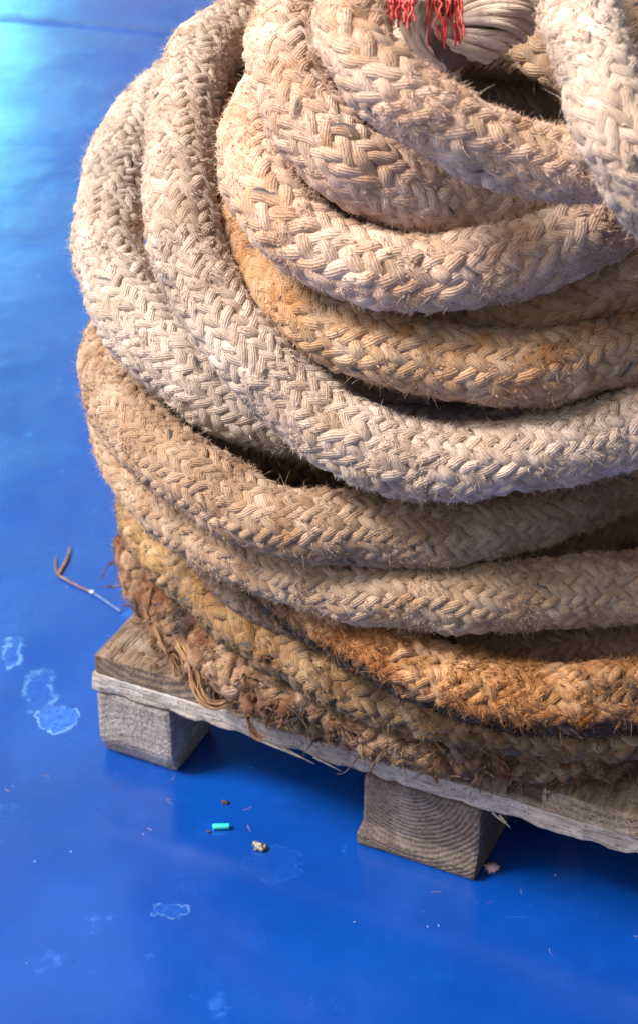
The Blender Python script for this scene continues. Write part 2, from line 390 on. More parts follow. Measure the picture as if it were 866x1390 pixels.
#look table
look('ivory', (.57, .455, .375), (.47, .355, .275), (.34, .225, .14), .65, .35, (.15, .115, .09))
look('white', (.56, .46, .385), (.46, .365, .295), (.33, .24, .17), .6, .38, (.14, .115, .095))
look('peach', (.65, .48, .37), (.56, .37, .255), (.45, .24, .12), .65, .3, (.17, .115, .08))
look('amber', (.54, .38, .24), (.45, .255, .13), (.38, .15, .045), .75, .45, (.12, .08, .055))
look('tan', (.43, .295, .20), (.34, .22, .135), (.25, .13, .065), .65, .4, (.09, .06, .042))
look('sand', (.50, .355, .245), (.40, .27, .17), (.31, .165, .075), .6, .4, (.11, .08, .06))
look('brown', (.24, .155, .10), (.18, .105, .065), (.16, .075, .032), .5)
look('rust', (.52, .30, .145), (.33, .125, .032), (.15, .045, .01), .85, .85, (.022, .016, .018), f1=(.58, .32, .13), f2=(.24, .075, .02), low_dark=.95, ds=17.)
look('straw', (.42, .275, .14), (.27, .145, .06), (.16, .07, .024), .8, .8, (.04, .028, .022), f1=(.52, .36, .18), f2=(.22, .12, .04), low_dark=.5, ds=15.)
look('frayed', (.34, .22, .14), (.135, .052, .022), (.10, .03, .012), .9, 1., (.02, .015, .015), f1=(.42, .26, .14), f2=(.11, .038, .015), ds=18.)
FINE = dict(M=18, lead=6.5, amp=.9)
MED = dict(M=16, lead=7., amp=.92)

def rope(name_key, path, R, mat, label, parent, nfib, seed, obname='rope_turn', fibre_label=None, **kw):
    long_ = kw.pop('long_', .0046); tuft = kw.pop('tuft', 1.5); droop = kw.pop('droop', .15)
    co, f, A, st = braid(path, R, seed=seed, **kw)
    o = mesh_np(obname, co, f, MATS[mat][0], parent, attrs=A)
    fc, ff, ti, lo = fuzz(st, path, nfib, seed, long_, tuft, droop)
    h = mesh_np('loose_fibres', fc, ff, MATS[mat][1], o, smooth=False, attrs={'tint': ti, 'low': lo})
    h['kind'] = 'stuff'
    if label: o['label'] = label
    return o, st

coil = empty('rope_coil', (0, 0, 0))
tag(coil, 'tall coil of thick pale braided mooring rope piled in loops on the wooden pallet', 'rope coil')
FB = 2.4
turns = [
 # key, back(radius, z), material, fibres, label, kwargs
 ('A', (.30, .50), 'white', 17000, 'pale grey-white turn bulging furthest left, half hidden by the long loop beside it', FINE),
 ('B', (.30, .665), 'ivory', 21000, 'long ivory loop sweeping from the upper left edge down across the whole front', FINE),
 ('C', (.27, .745), 'peach', 14000, 'cream turn tucked directly under the topmost turn', MED),
 ('D', (.24, .78), 'peach', 13000, 'topmost peach-cream turn crossing beneath the white rope end', dict(M=14, lead=7.2, amp=.92)),
 ('F', (.29, .67), 'peach', 16000, 'plump cream turn with the clearest herringbone braid, third from the top', dict(M=14, lead=7.4, amp=.92)),
 ('G', (.30, .565), 'amber', 17000, 'orange-stained turn under the plump cream turn', MED),
 ('H', (.23, .41), 'amber', 7000, 'recessed tan turn peeping out between two cream turns at the right', {}),
 ('J', (.22, .37), 'brown', 7000, 'dark pinkish-brown turn deep in the gap behind the long loop', FINE),
 ('L', (.22, .36), 'brown', 7000, 'dark brown turn in the shadowed gap under the pale left turn', FINE),
 ('K', (.29, .40), 'tan', 20000, 'tan turn running directly below the long ivory loop', FINE),
 ('N', (.22, .30), 'brown', 6000, 'recessed brown turn showing at the right below the tan turn', FINE),
 ('M', (.29, .28), 'sand', 18000, 'greyish sand-coloured turn just above the rust-orange turn', FINE),
 ('O', (.22, .235), 'brown', 6000, 'dark turn in the slot above the rust-orange turn', FINE),
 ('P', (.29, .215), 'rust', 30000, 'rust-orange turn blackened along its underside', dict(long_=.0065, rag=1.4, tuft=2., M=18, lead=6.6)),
]
for i, (k, back, m, nf, lab, kw) in enumerate(turns):
    if k == 'D':
        R, pth = open_path('D', pre=[(.34, 1.56, .775), (.26, 1.66, .79), (.16, 1.62, .805), (.085, 1.51, .815), (.045, 1.42, .812)], post=[(.30, 1.36, .70), (.36, 1.46, .71), (.37, 1.56, .72)])
    else:
        R, pth = closed_path(k, back)
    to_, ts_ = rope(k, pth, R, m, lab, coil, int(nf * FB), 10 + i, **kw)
    if k == 'P': prope, pst, ppath = to_, ts_, pth

# turns packed inside the coil, seen only through the gaps
for i, (rr_, zz_) in enumerate([(.18, .29), (.18, .37), (.17, .45), (.15, .52), (.225, .475)]):
    an = np.linspace(.9, .9 + 2 * PI, 17)
    pts = [[CEN[0] + rr_ * math.cos(a_), CEN[1] + rr_ * math.sin(a_), zz_ + .006 * math.sin(2 * a_ + i)] for a_ in an]
    rope('in', Path(pts, [0] * 17), .0285, 'brown', 'dark turn packed inside the coil, glimpsed only through the gaps', coil, 3000, 61 + i, **FINE)

an = np.linspace(math.radians(25), math.radians(118), 9)
rope('in', Path([[CEN[0] + .245 * math.cos(a_), CEN[1] + .245 * math.sin(a_), .578] for a_ in an], [0] * 9), .030, 'brown', 'dark turn at the back of the hollow, beyond the topmost turn', coil, 3000, 68, **FINE)

# the two older ropes the coil sits on
R, pth = closed_path('Q', (.25, .20))
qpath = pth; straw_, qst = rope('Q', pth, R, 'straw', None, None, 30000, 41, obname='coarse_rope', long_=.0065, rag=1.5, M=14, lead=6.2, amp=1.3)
tag(straw_, 'coarse straw-yellow braided rope turn under the coil, above the frayed brown rope', 'rope')
R, pth = closed_path('R', (.31, .152))
fpath = pth; fr_, fst = rope('R', pth, R, 'frayed', None, None, 32000, 42, obname='frayed_rope', long_=.008, tuft=1.3, droop=.45, rag=2.8, M=12, lead=7., amp=1.4)
tag(fr_, 'badly frayed reddish-brown rope lying lowest, directly on the pallet boards', 'rope')

# white rope end hanging over the top right
R, pth = open_path('E', pre=[(.10, 1.78, .72), (.15, 1.60, .80)], post=[(.34, 1.30, .50), (.42, 1.38, .40)])
e, _ = rope('E', pth, R, 'ivory', None, None, 16000, 51, obname='white_rope', long_=.0055, tuft=1.8, rag=1.2, M=16, lead=7., amp=.92)
tag(e, 'fluffy white braided rope hanging diagonally over the top right of the coil', 'rope')
R, pth = open_path('S', pre=[(.10, 1.93, .66)], post=[(.34, 1.50, .52)])
rope('S', pth, R, 'sand', 'tan turn dropping into the dark hollow behind the white rope', coil, 7000, 52)

R, pth = open_path('T', pre=[(.20, 1.86, .70)], post=[(.30, 1.40, .60)])
rope('T', pth, R, 'tan', 'shaded brown turn at the far right edge behind the white rope', coil, 7000, 53, **MED)

# ---------------------------------------------------------------- laid yarn bundle tied at the top
def tube(path_pts, rad, nx=8, per=6, taper=None):
    d = catmull(path_pts, per); n = len(d)
    T = unit(np.gradient(d, axis=0)); up = np.array([.1, .2, 1.0]); up /= np.linalg.norm(up)
    N = unit(up - (T @ up)[:, None] * T); B = np.cross(T, N)
    a = np.linspace(0, 2 * PI, nx, endpoint=False)
    rr = np.full(n, rad) if taper is None else rad * np.interp(np.linspace(0, 1, n), np.linspace(0, 1, len(taper)), taper)
    v = d[:, None] + rr[:, None, None] * (np.cos(a)[None, :, None] * N[:, None] + np.sin(a)[None, :, None] * B[:, None])
    r_ = np.arange(nx); q = (r_ + 1) % nx
    i = np.arange(n - 1)[:, None] * nx
    f = np.stack([i + r_, i + q, i + q + nx, i + r_ + nx], -1).reshape(-1, 4)
    s = np.concatenate([[0], np.cumsum(np.linalg.norm(np.diff(d, axis=0), axis=1))])
    # close the ends
    c = len(v.reshape(-1, 3)); V = np.vstack([v.reshape(-1, 3), d[0], d[-1]])
    f = np.vstack([f, np.stack([q, r_, np.full(nx, c), np.full(nx, c)], -1)[:, [0, 1, 2, 2]] if False else np.stack([q, r_, r_, q], -1)[:0]])
    return V[:-2], f, np.repeat(s, nx), np.tile(r_ / nx, n)

look('cream', (.84, .68, .56), (.74, .56, .43), (.50, .36, .22), .4)
class Bag:
    def __init__(s): s.c = []; s.f = []; s.su = []; s.sv = []; s.t = []; s.n = 0
    def add(s, V, f, su, sv, tint):
        s.c.append(V); s.f.append(f + s.n); s.su.append(su); s.sv.append(sv); s.t.append(np.full(len(V), tint)); s.n += len(V)
    def build(s, name, mat, parent=None):
        su = np.concatenate(s.su)
        return mesh_np(name, np.vstack(s.c), np.vstack(s.f), mat, parent, attrs=dict(su=su, sv=np.concatenate(s.sv), tint=np.concatenate(s.t), dark=su * 0))

def bundle(ctrl, R, nyarn, turns, seed, prof, yr):
    """a bundle of loosely twisted yarns; prof = radius profile along its length"""
    r = np.random.default_rng(seed); d = catmull(ctrl, 12); n = len(d); u = np.linspace(0, 1, n)
    T = unit(np.gradient(d, axis=0)); up = np.array([0, 0, 1.0]); N = unit(up - (T @ up)[:, None] * T); B = np.cross(T, N)
    pr = np.interp(u, np.linspace(0, 1, len(prof)), prof)
    bag = Bag()
    for j in range(nyarn):
        ring = 0 if j < nyarn * .62 else 1
        ph = 2 * PI * j / (nyarn * (.62 if ring == 0 else .38)) + r.normal(0, .15)
        rr = R * (1 - .42 * ring) * (1 + .09 * r.normal())
        th = ph + 2 * PI * turns * u + .25 * np.sin(2 * PI * (u * r.uniform(.7, 1.6) + r.random()))
        rho = rr * pr * (1 + .07 * np.sin(2 * PI * (u * 3 + r.random())))
        p = d + rho[:, None] * (np.cos(th)[:, None] * N + np.sin(th)[:, None] * B)
        V, f, su, sv = tube(p, yr * r.uniform(.8, 1.2), 8, 2)
        bag.add(V, f, su + r.uniform(0, 5), sv, r.normal(0, .5))
    return bag

tb = bundle(BUN1, .0185, 58, 1.5, 5, [.8, .85, .70, .62, 1.0, 1.2, 1.2, 1.2], .0030)
te = tb.build('tied_rope_end', MATS['cream'][0]); tag(te, 'loose white yarn bundle tied with a brown leather band above the dark hollow', 'rope end')
# stubby tail beside the binding
t2 = bundle(BUN2, .0125, 26, .6, 8, [1, 1, 1.15, 1.1, 1, .8], .0032)
t2.build('yarn_tail', MATS['cream'][0], te)['label'] = 'short curled white tail of the tied bundle'
for src_, nm_, pr_ in ((BUN1, 'loose_fibres', .022), (BUN2, 'loose_fibres', .014)):
    q = catmull(src_, 40); rq = np.random.default_rng(len(q)); idx = rq.integers(0, len(q), 2600)
    dv_ = unit(rq.normal(size=(2600, 3))); tt = unit(np.gradient(q, axis=0))[idx]; dv_ = unit(dv_ - (dv_ * tt).sum(1, keepdims=True) * tt)
    ok_ = np.linalg.norm(q[idx] - np.array(BANDC), axis=1) > .030; idx = idx[ok_]; dv_ = dv_[ok_]; tt = tt[ok_]; m_ = len(idx)
    V, F, ti = ribbons(q[idx] + dv_ * pr_ * .95, unit(dv_ * .5 + tt * rq.choice([-1, 1], (m_, 1))), dv_, rq.uniform(.003, .010, m_), rq.uniform(.0002, .0005, m_), rq, .9, .2)
    h = mesh_np(nm_, V, F, MATS['cream'][1], te, smooth=False, attrs={'tint': ti}); h['kind'] = 'stuff'

lt = NT('leather'); n = lt.noise(lt.objc(), 90, 5, .6)
lt.link(lt.mix(lt.ramp(n, .35, .7), (.075, .04, .032), (.17, .10, .085)), lt.b.inputs['Base Color']); lt.b.inputs['Roughness'].default_value = .55
lt.link(lt.bump(n, .6, .001), lt.b.inputs['Normal'])
def band(c, axis, r, w, name, mat, parent):
    axis = unit(np.array(axis, float)); up = np.array([0, 0, 1.0]); a1 = unit(up - (up @ axis) * axis); a2 = np.cross(axis, a1)
    nu, nv = 48, 7; V = []; q = np.random.default_rng(3)
    for i in range(nu):
        a = 2 * PI * i / nu; wob = .0012 * math.sin(3 * a + 1) + .0006 * math.sin(7 * a)
        for j, (o, rr) in enumerate([(-.5, -.0012), (-.5, .0006), (-.25, .0016), (0, .0018), (.25, .0015), (.5, .0004), (.5, -.0012)]):
            V.append(np.array(c) + axis * (o * w * (1 + .2 * math.sin(2 * a + .6)) + wob) + (r + rr + .0005 * math.sin(5 * a + j)) * (math.cos(a) * a1 + math.sin(a) * a2))
    F = []
    for i in range(nu):
        for j in range(nv):
            F.append([i * nv + j, ((i + 1) % nu) * nv + j, ((i + 1) % nu) * nv + (j + 1) % nv, i * nv + (j + 1) % nv])
    return mesh_np(name, V, F, mat, parent)
band(BANDC, BANDA, .0165, .0190, 'leather_band', lt.m, te)

rm = NT('red_twine'); rn = rm.noise(rm.objc(), 160, 3)
rm.link(rm.mix(rm.ramp(rn, .3, .7), (.46, .03, .03), (.72, .11, .09)), rm.b.inputs['Base Color']); rm.b.inputs['Roughness'].default_value = .6
def twine(starts, seed, label):
    r = np.random.default_rng(seed); bag = Bag()
    for (x, y, z), ln in starts:
        p = [[x, y + .02, z + .012]]; q = np.array([x, y, z])
        for k in range(6):
            p.append(list(q)); q = q + np.array([r.normal(0, .0011), -.0015 + r.normal(0, .001), -ln / 6])
        V, f, su, sv = tube(p, .0009, 5, 5); bag.add(V, f, su, sv, r.normal())
    o = bag.build('red_twine', rm.m); tag(o, label, 'twine', 'red twine strands on the rope pile')
R1 = np.random.default_rng(77)
twine([((RED1[0] + .0012 * (k - 7.5) + R1.normal(0, .0012), RED1[1] + R1.normal(0, .003), RED1[2]), .019 + R1.uniform(-.008, .004)) for k in range(16)], 1, 'short red twine threads just beyond the topmost turn, left bunch')
twine([((RED2[0] + .0018 * (k - 6.5) + R1.normal(0, .0014), RED2[1] + R1.normal(0, .003), RED2[2]), .036 + R1.uniform(-.020, .006)) for k in range(14)], 2, 'longer red twine threads hanging just above the brown leather band')

# ---------------------------------------------------------------- frayed yarns hanging off the lowest rope
fy = NT('frayed_yarn'); fn_ = fy.noise(fy.vmul(fy.objc(), 1, 1, 1), 60, 4)
fs = fy.noise(fy.comb(fy.math('MULTIPLY', fy.attr('su'), 60.), fy.math('MULTIPLY', fy.attr('sv'), 14.), fy.attr('tint')), 1.0, 3)
fc_ = fy.mix(fy.ramp(fn_, .35, .65), (.36, .19, .08), (.17, .06, .025)); fc_ = fy.mix(fy.ramp(fs, .35, .7, 0, .6), fc_, (.50, .34, .19))
fy.link(fc_, fy.b.inputs['Base Color']); fy.b.inputs['Roughness'].default_value = .75; fy.link(fy.bump(fs, .9, .001), fy.b.inputs['Normal'])
hang = [
 ([[-.128, 1.458, .160], [-.116, 1.438, .150], [-.1115, 1.4240, .138], [-.104, 1.4130, .128], [-.090, 1.4085, .127], [-.079, 1.4080, .131]], .0032),
 ([[-.121, 1.452, .162], [-.109, 1.432, .150], [-.105, 1.4195, .136], [-.096, 1.4110, .129], [-.084, 1.4080, .129]], .0026),
 ([[-.082, 1.428, .160], [-.070, 1.4060, .147], [-.0645, 1.3930, .130], [-.0600, 1.3870, .117], [-.0530, 1.3850, .110], [-.0475, 1.3860, .111]], .0024),
 ([[-.055, 1.412, .155], [-.040, 1.3900, .142], [-.026, 1.3790, .132], [-.016, 1.3760, .130]], .0022),
 ([[-.150, 1.482, .162], [-.139, 1.4660, .150], [-.131, 1.4570, .138], [-.127, 1.4480, .128]], .0024),
 ([[-.165, 1.53, .165], [-.158, 1.5100, .152], [-.150, 1.5000, .140], [-.147, 1.4900, .128]], .0018),
 ([[-.095, 1.440, .160], [-.086, 1.4230, .150], [-.080, 1.4160, .140], [-.074, 1.4120, .128]], .0016),
]
for i, (p, r0) in enumerate(hang):
    bag = Bag(); r = np.random.default_rng(300 + i)
    for k in range(16):
        off = r.normal(0, r0 * .62, 3); q = [np.array(a) + off * (1 + .6 * j / len(p)) + r.normal(0, .0011, 3) for j, a in enumerate(p)]
        V, f, su, sv = tube(q, r0 * r.uniform(.12, .34), 6, 7, [.9, 1, 1.1, .9, .6, .25]); bag.add(V, f, su + k, sv, float(k))
    bag.build('frayed_yarn', fy.m, fr_)

def ragged(strands, path, parent, count, seed, mat, ln=(.018, .05), rad=(.0005, .0013), zmin=.127, name='loose_yarn'):
    r = np.random.default_rng(seed); bag = Bag(); idx = np.where(path.fine > .4)[0]
    k = 0
    while k < count:
        st = strands[r.integers(len(strands))]; i = r.choice(idx)
        if st[6][i] < 0 or st[3][i][2] > .75 or st[3][i][1] > .2 or st[3][i][0] < -.75: continue
        p = st[0][i] + st[3][i] * st[4][i] * .8; d = unit(st[1][i] * r.choice([-1, 1]) * r.uniform(.3, 1) + st[3][i] * r.uniform(.1, .5)); L_ = r.uniform(*ln); P_ = [p - st[3][i] * .003]
        curl_ = r.normal(0, .35, 3)
        for q in range(7):
            P_.append(p.copy()); d = unit(d + curl_ * .5 + r.normal(0, .22, 3) + np.array([0, 0, -.14])); p = p + d * L_ / 7
            if p[2] < zmin: p[2] = zmin + r.uniform(0, .002)
        ra = r.uniform(*rad)
        for m in range(3):
            V, f, su, sv = tube([np.array(a_) + r.normal(0, ra * .7, 3) for a_ in P_], ra * r.uniform(.4, .8), 5, 3, [1, 1, .9, .7, .3]); bag.add(V, f, su + k, sv, float(r.normal(0, 1.)))
        k += 1
    o = bag.build(name, mat, parent); o['kind'] = 'stuff'; return o
ragged(fst, fpath, fr_, 360, 71, MATS['frayed'][0])
ragged(fst, fpath, fr_, 90, 74, fy.m, (.012, .03))
ragged(qst, qpath, straw_, 110, 72, MATS['straw'][0], (.008, .02), (.0004, .0008))
ragged(pst, ppath, prope, 110, 73, MATS['rust'][0], (.008, .02), (.0004, .0008))

# ---------------------------------------------------------------- wood
def wood_mat(name, ca, cb, axis='Y', rings=(.05, .13), ringf=95., pale=None, crack=.6, grainbump=.0016, ringk=.42):
    """weathered timber, grain along the named local axis, growth rings across it"""
    t = NT(name); o = t.objc(); sp = t.new('ShaderNodeSeparateXYZ'); t.link(o, sp.inputs[0])
    along, across = (sp.outputs[1], sp.outputs[0]) if axis == 'Y' else (sp.outputs[0], sp.outputs[1])
    wob = t.noise(o, 9., 3); 
    dx = t.math('SUBTRACT', across, rings[0]); dz = t.math('SUBTRACT', sp.outputs[2], rings[1])
    rad = t.math('SQRT', t.math('ADD', t.math('MULTIPLY', dx, dx), t.math('MULTIPLY', dz, dz)))
    ringn = t.math('MULTIPLY_ADD', wob, .014, t.math('MULTIPLY_ADD', along, .05, rad))
    rs = t.math('SINE', t.math('MULTIPLY', ringn, ringf * 2 * PI)); rs = t.math('MULTIPLY_ADD', rs, .5, .5)
    sc = (28, 3, 28) if axis == 'Y' else (3, 28, 28)
    g1 = t.noise(t.vmul(o, *[a * 12 for a in sc]), 1.0, 6, .65)      # fine grain
    g2 = t.noise(t.vmul(o, *[a * 2.2 for a in sc]), 1.0, 5, .6)      # broad bands
    bl = t.noise(o, 26., 5, .6)
    c = t.mix(t.ramp(g2, .3, .7), ca, cb)
    c = t.mix(t.math('MULTIPLY', t.ramp(rs, .35, .95), ringk), c, tuple(.45 * a for a in ca))
    c = t.mix(t.ramp(g1, .30, .62, .6, 0), c, (.05, .038, .03))
    c = t.mix(t.ramp(bl, .50, .72, 0, .55), c, pale or tuple(min(1, 1.5 * a) for a in cb))
    sp2 = t.noise(o, 330., 3, .6)
    c = t.mix(t.ramp(sp2, .56, .66, 0, .7), c, (.05, .04, .035))
    t.link(c, t.b.inputs['Base Color']); t.b.inputs['Roughness'].default_value = .88; t.b.inputs['Specular IOR Level'].default_value = .25
    h = t.math('MULTIPLY_ADD', g1, 1.2, t.math('MULTIPLY', rs, ringk)); h = t.math('MULTIPLY_ADD', sp2, .5, h)
    cr = t.ramp(t.noise(t.vmul(o, *[a * 5 for a in sc], off=(2, 5, 1)), 1.0, 2), .30, .37)
    h = t.math('MULTIPLY_ADD', cr, crack, h)
    t.link(t.bump(h, 1.0, grainbump), t.b.inputs['Normal'])
    return t.m

def timber(name, x0, x1, y0, y1, z0, z1, mat, parent, seed, cham=.002, rough=.0010, split=(0, 0), cut=None):
    """a sawn timber as a dense box with worn, uneven arrises"""
    r = np.random.default_rng(seed)
    import bmesh
    bm = bmesh.new(); bmesh.ops.create_cube(bm, size=1.0)
    for v in bm.verts: v.co = Vector(((x0 + x1) / 2 + v.co.x * (x1 - x0), (y0 + y1) / 2 + v.co.y * (y1 - y0), (z0 + z1) / 2 + v.co.z * (z1 - z0)))
    if cut:
        bmesh.ops.bisect_plane(bm, geom=bm.verts[:] + bm.edges[:] + bm.faces[:], plane_co=cut[0], plane_no=cut[1], clear_outer=True)
        bmesh.ops.holes_fill(bm, edges=[e for e in bm.edges if e.is_boundary])
    bmesh.ops.bevel(bm, geom=bm.edges[:], offset=cham, segments=2, profile=.6, affect='EDGES')
    bmesh.ops.triangulate(bm, faces=[f for f in bm.faces if len(f.verts) > 4])
    for ax, a, b, st in ((0, x0, x1, .006), (1, y0, y1, .008), (2, z0, z1, .006)):
        n = int((b - a) / st)
        if ax == 1 and b - a > .3: n = int((b - a) / .02)
        if ax == 0 and b - a > .3: n = int((b - a) / .008)
        for k in range(1, n):
            no = [0, 0, 0]; no[ax] = 1; co = [0, 0, 0]; co[ax] = a + (b - a) * k / n
            bmesh.ops.bisect_plane(bm, geom=bm.verts[:] + bm.edges[:] + bm.faces[:], plane_co=co, plane_no=no, dist=1e-6)
    from mathutils import noise as mn
    sd = Vector((seed * 3.1, seed * 1.7, seed * .9))
    for v in bm.verts:
        p = v.co
        q = mn.noise_vector(p * 28 + sd) * rough + mn.noise_vector(p * 120 + sd) * rough * .45
        e = min(abs(p.y - y0), abs(p.y - y1)); 
        v.co = p + q
    # splintered lower front arris
    if split[0]:
        for v in bm.verts:
            if v.co.y < y0 + .006 and v.co.z < z0 + .006:
                k = mn.noise(Vector((v.co.x * 55, seed, 0))) + .5 * mn.noise(Vector((v.co.x * 210, seed, 3)))
                v.co.z += max(0, k) * split[0]; v.co.y += max(0, k) * split[1]
    me = bpy.data.meshes.new(name); bm.to_mesh(me); bm.free(); me.materials.append(mat)
    for p in me.polygons: p.use_smooth = False
    o = bpy.data.objects.new(name, me); col.objects.link(o); o.parent = parent
    return o

pallet = empty('wooden_pallet', (-.2140, 1.4910, 0)); pallet.rotation_euler.z = math.atan2(-.4305, .9026)
tag(pallet, 'weathered grey wooden pallet standing on the blue deck under the rope coil', 'pallet')
wd_deck = wood_mat('deck_timber', (.20, .13, .085), (.32, .225, .155), 'Y', (.06, .20), 120., pale=(.38, .30, .235), crack=1.6, grainbump=.0022)
wd_deck2 = wood_mat('pale_deck_timber', (.36, .25, .16), (.46, .35, .24), 'Y', (.50, .22), 120., pale=(.5, .42, .33))
wd_str = wood_mat('stringer_timber', (.40, .335, .28), (.60, .53, .475), 'X', (.3, .13), 60., pale=(.74, .69, .66), crack=.35)
wd_b1 = wood_mat('block_timber', (.30, .26, .235), (.44, .40, .38), 'Z' if False else 'Y', (.05, -.035), 140., pale=(.56, .52, .52), ringk=.16)
wd_b2 = wood_mat('ringed_block_timber', (.13, .098, .085), (.20, .16, .14), 'Y', (.045 + .282, .090), 230., pale=(.28, .24, .22), crack=.5, ringk=.4)
D = 1.02 * .0
k = 0
for y in (0, .36, .71):
    timber('stringer_board', 0, 1.0, y, y + .095, .0805, .1015, wd_str, pallet, 60 + k, .0014, .0016, (.0035, .003)); k += 1
for i, x in enumerate((0.0015, .282, .610, .90)):
    for j, y in enumerate((0, .36, .71)):
        w = (.0805, .113, .10, .09)[i]; dep = (.082, .088, .085, .085)[i]
        o = timber('block', x, x + w, y + (-.002 if i == 1 else .001), y + dep, .0006, .0800, (wd_b1, wd_b2, wd_b1, wd_b2)[i], pallet, 70 + i * 3 + j, .004 if i else .005, .0009)
        if j == 0:
            for vt in o.data.vertices:                     # worn, chamfered foot along the front
                zz = vt.co.z; lim = (.022, .020, .018, .01)[i]
                if i == 0 and zz < lim: vt.co.y += max(0, .012 - (vt.co.y - y)) * (1 - zz / lim)
                if i == 1 and zz < lim and vt.co.y < y + .03: vt.co.y -= .006 * min(1, (lim - zz) / .003); 
                if i == 1 and zz < lim and vt.co.x < x + .004: vt.co.x -= .004 * min(1, (lim - zz) / .003)
        if j == 0 and i == 0: o['label'] = 'rough grey corner block with a chamfered foot'
        if j == 0 and i == 1: o['label'] = 'wider dark block whose end grain shows curved growth rings'
dk_x = [(.0035, .1275), (.167, .262), (.286, .416), (.449, .565), (.60, .70), (.735, .85), (.885, .995)]
for i, (a, b) in enumerate(dk_x):
    o = timber('deck_board', a, b, (.000, .006, .003, -.001, .002, 0, .001)[i], .805, .1020, .1235 + (.0, -.002, -.001, .002, 0, 0, 0)[i], wd_deck2 if i == 3 else wd_deck, pallet, 90 + i, .0016, .0012)
    if i == 0: o['label'] = 'bare grey-brown corner board with three rusty nails'
nm = NT('rusty_nail'); nn_ = nm.noise(nm.objc(), 300, 4)
nm.link(nm.mix(nm.ramp(nn_, .4, .6), (.05, .022, .015), (.16, .07, .035)), nm.b.inputs['Base Color']); nm.b.inputs['Roughness'].default_value = .8; nm.b.inputs['Metallic'].default_value = .3
import bmesh
def blob(name, loc, size, mat, parent, seed, rough=.35, freq=2.2, sub=3):
    from mathutils import noise as mn
    bm = bmesh.new(); bmesh.ops.create_icosphere(bm, subdivisions=sub, radius=1.0)
    sd = Vector((seed * 2.3, seed, seed * .7))
    for v in bm.verts:
        n = v.co.normalized(); k = 1 + rough * mn.noise(n * freq + sd) + .5 * rough * mn.noise(n * freq * 2.7 + sd)
        v.co = Vector((n.x * size[0] * k, n.y * size[1] * k, n.z * size[2] * k))
    me = bpy.data.meshes.new(name); bm.to_mesh(me); bm.free(); me.materials.append(mat)
    for p in me.polygons: p.use_smooth = sub > 2
    o = bpy.data.objects.new(name, me); col.objects.link(o); o.location = loc
    if parent: o.parent = parent
    return o
for i, (x, y) in enumerate([(.0233, .0145), (.0440, .0190), (.064, .0085), (.30, .03), (.38, .05)]):
    blob('nail_head', (x, y, .1240 if i < 3 else .1228), (.0034, .0030, .0012), nm.m, pallet, i + 5, .25)
# splinters along the front edge of the stringer
for i, (x, ln, dz) in enumerate([(.175, .05, -.002), (.20, .035, -.004), (.232, .03, -.003), (.405, .016, -.006), (.412, .012, -.008)]):
    p = [[x, -.001, .083 + dz * .2], [x + ln * .5, -.0025, .082 + dz * .6], [x + ln, -.004, .081 + dz]]
    V, f, su, sv = tube(p, .0011, 5, 5, [1, .8, .1]); mesh_np('splinter', V, f, wd_str, pallet)

# ---------------------------------------------------------------- painted deck
fl = NT('blue_deck_paint'); p = fl.pos()
sp = fl.new('ShaderNodeSeparateXYZ'); fl.link(p, sp.inputs[0])
wn = fl.new('ShaderNodeTexNoise'); wn.inputs['Scale'].default_value = 46.; wn.inputs['Detail'].default_value = 7; wn.inputs['Roughness'].default_value = .62; fl.link(p, wn.inputs['Vector'])
wsep = fl.new('ShaderNodeSeparateColor'); fl.link(wn.outputs['Color'], wsep.inputs[0])
px_ = fl.math('MULTIPLY_ADD', fl.math('SUBTRACT', wsep.outputs[0], .5), .040, sp.outputs[0]); py_ = fl.math('MULTIPLY_ADD', fl.math('SUBTRACT', wsep.outputs[1], .5), .050, sp.outputs[1])
brk = fl.ramp(fl.noise(p, 70., 4), .42, .56)
def scuff(cx, cy, rx, ry, w=.12, strength=1.):
    dx = fl.math('DIVIDE', fl.math('SUBTRACT', px_, cx), rx); dy = fl.math('DIVIDE', fl.math('SUBTRACT', py_, cy), ry)
    d = fl.math('SQRT', fl.math('ADD', fl.math('MULTIPLY', dx, dx), fl.math('MULTIPLY', dy, dy)))
    ring = fl.ramp(fl.math('ABSOLUTE', fl.math('SUBTRACT', d, 1.0)), w, w * .3)
    ins = fl.ramp(d, 1.0, .9)
    return fl.math('MULTIPLY', ring, strength), fl.math('MULTIPLY', ins, strength)
rings = ins = None
for a in [(-.2600, 1.548, .021, .021, .07, 1.), (-.283, 1.590, .016, .034, .22, .30), (-.318, 1.655, .010, .024, .2, .45), (-.132, 1.279, .014, .009, .2, .28), (-.040, 1.338, .026, .022, .035, .10)]:
    r_, i_ = scuff(*a)
    rings = r_ if rings is None else fl.math('MAXIMUM', rings, r_); ins = i_ if ins is None else fl.math('MAXIMUM', ins, i_)
rings = fl.math('MULTIPLY', rings, fl.math('MULTIPLY_ADD', brk, .95, .05))
base = fl.mix(fl.ramp(fl.noise(p, 3.2, 5, .6), .3, .7), (.0008, .037, .225), (.0015, .052, .30))
base = fl.mix(fl.ramp(fl.noise(p, 22., 6, .65), .52, .75, 0, .18), base, (.006, .085, .45))
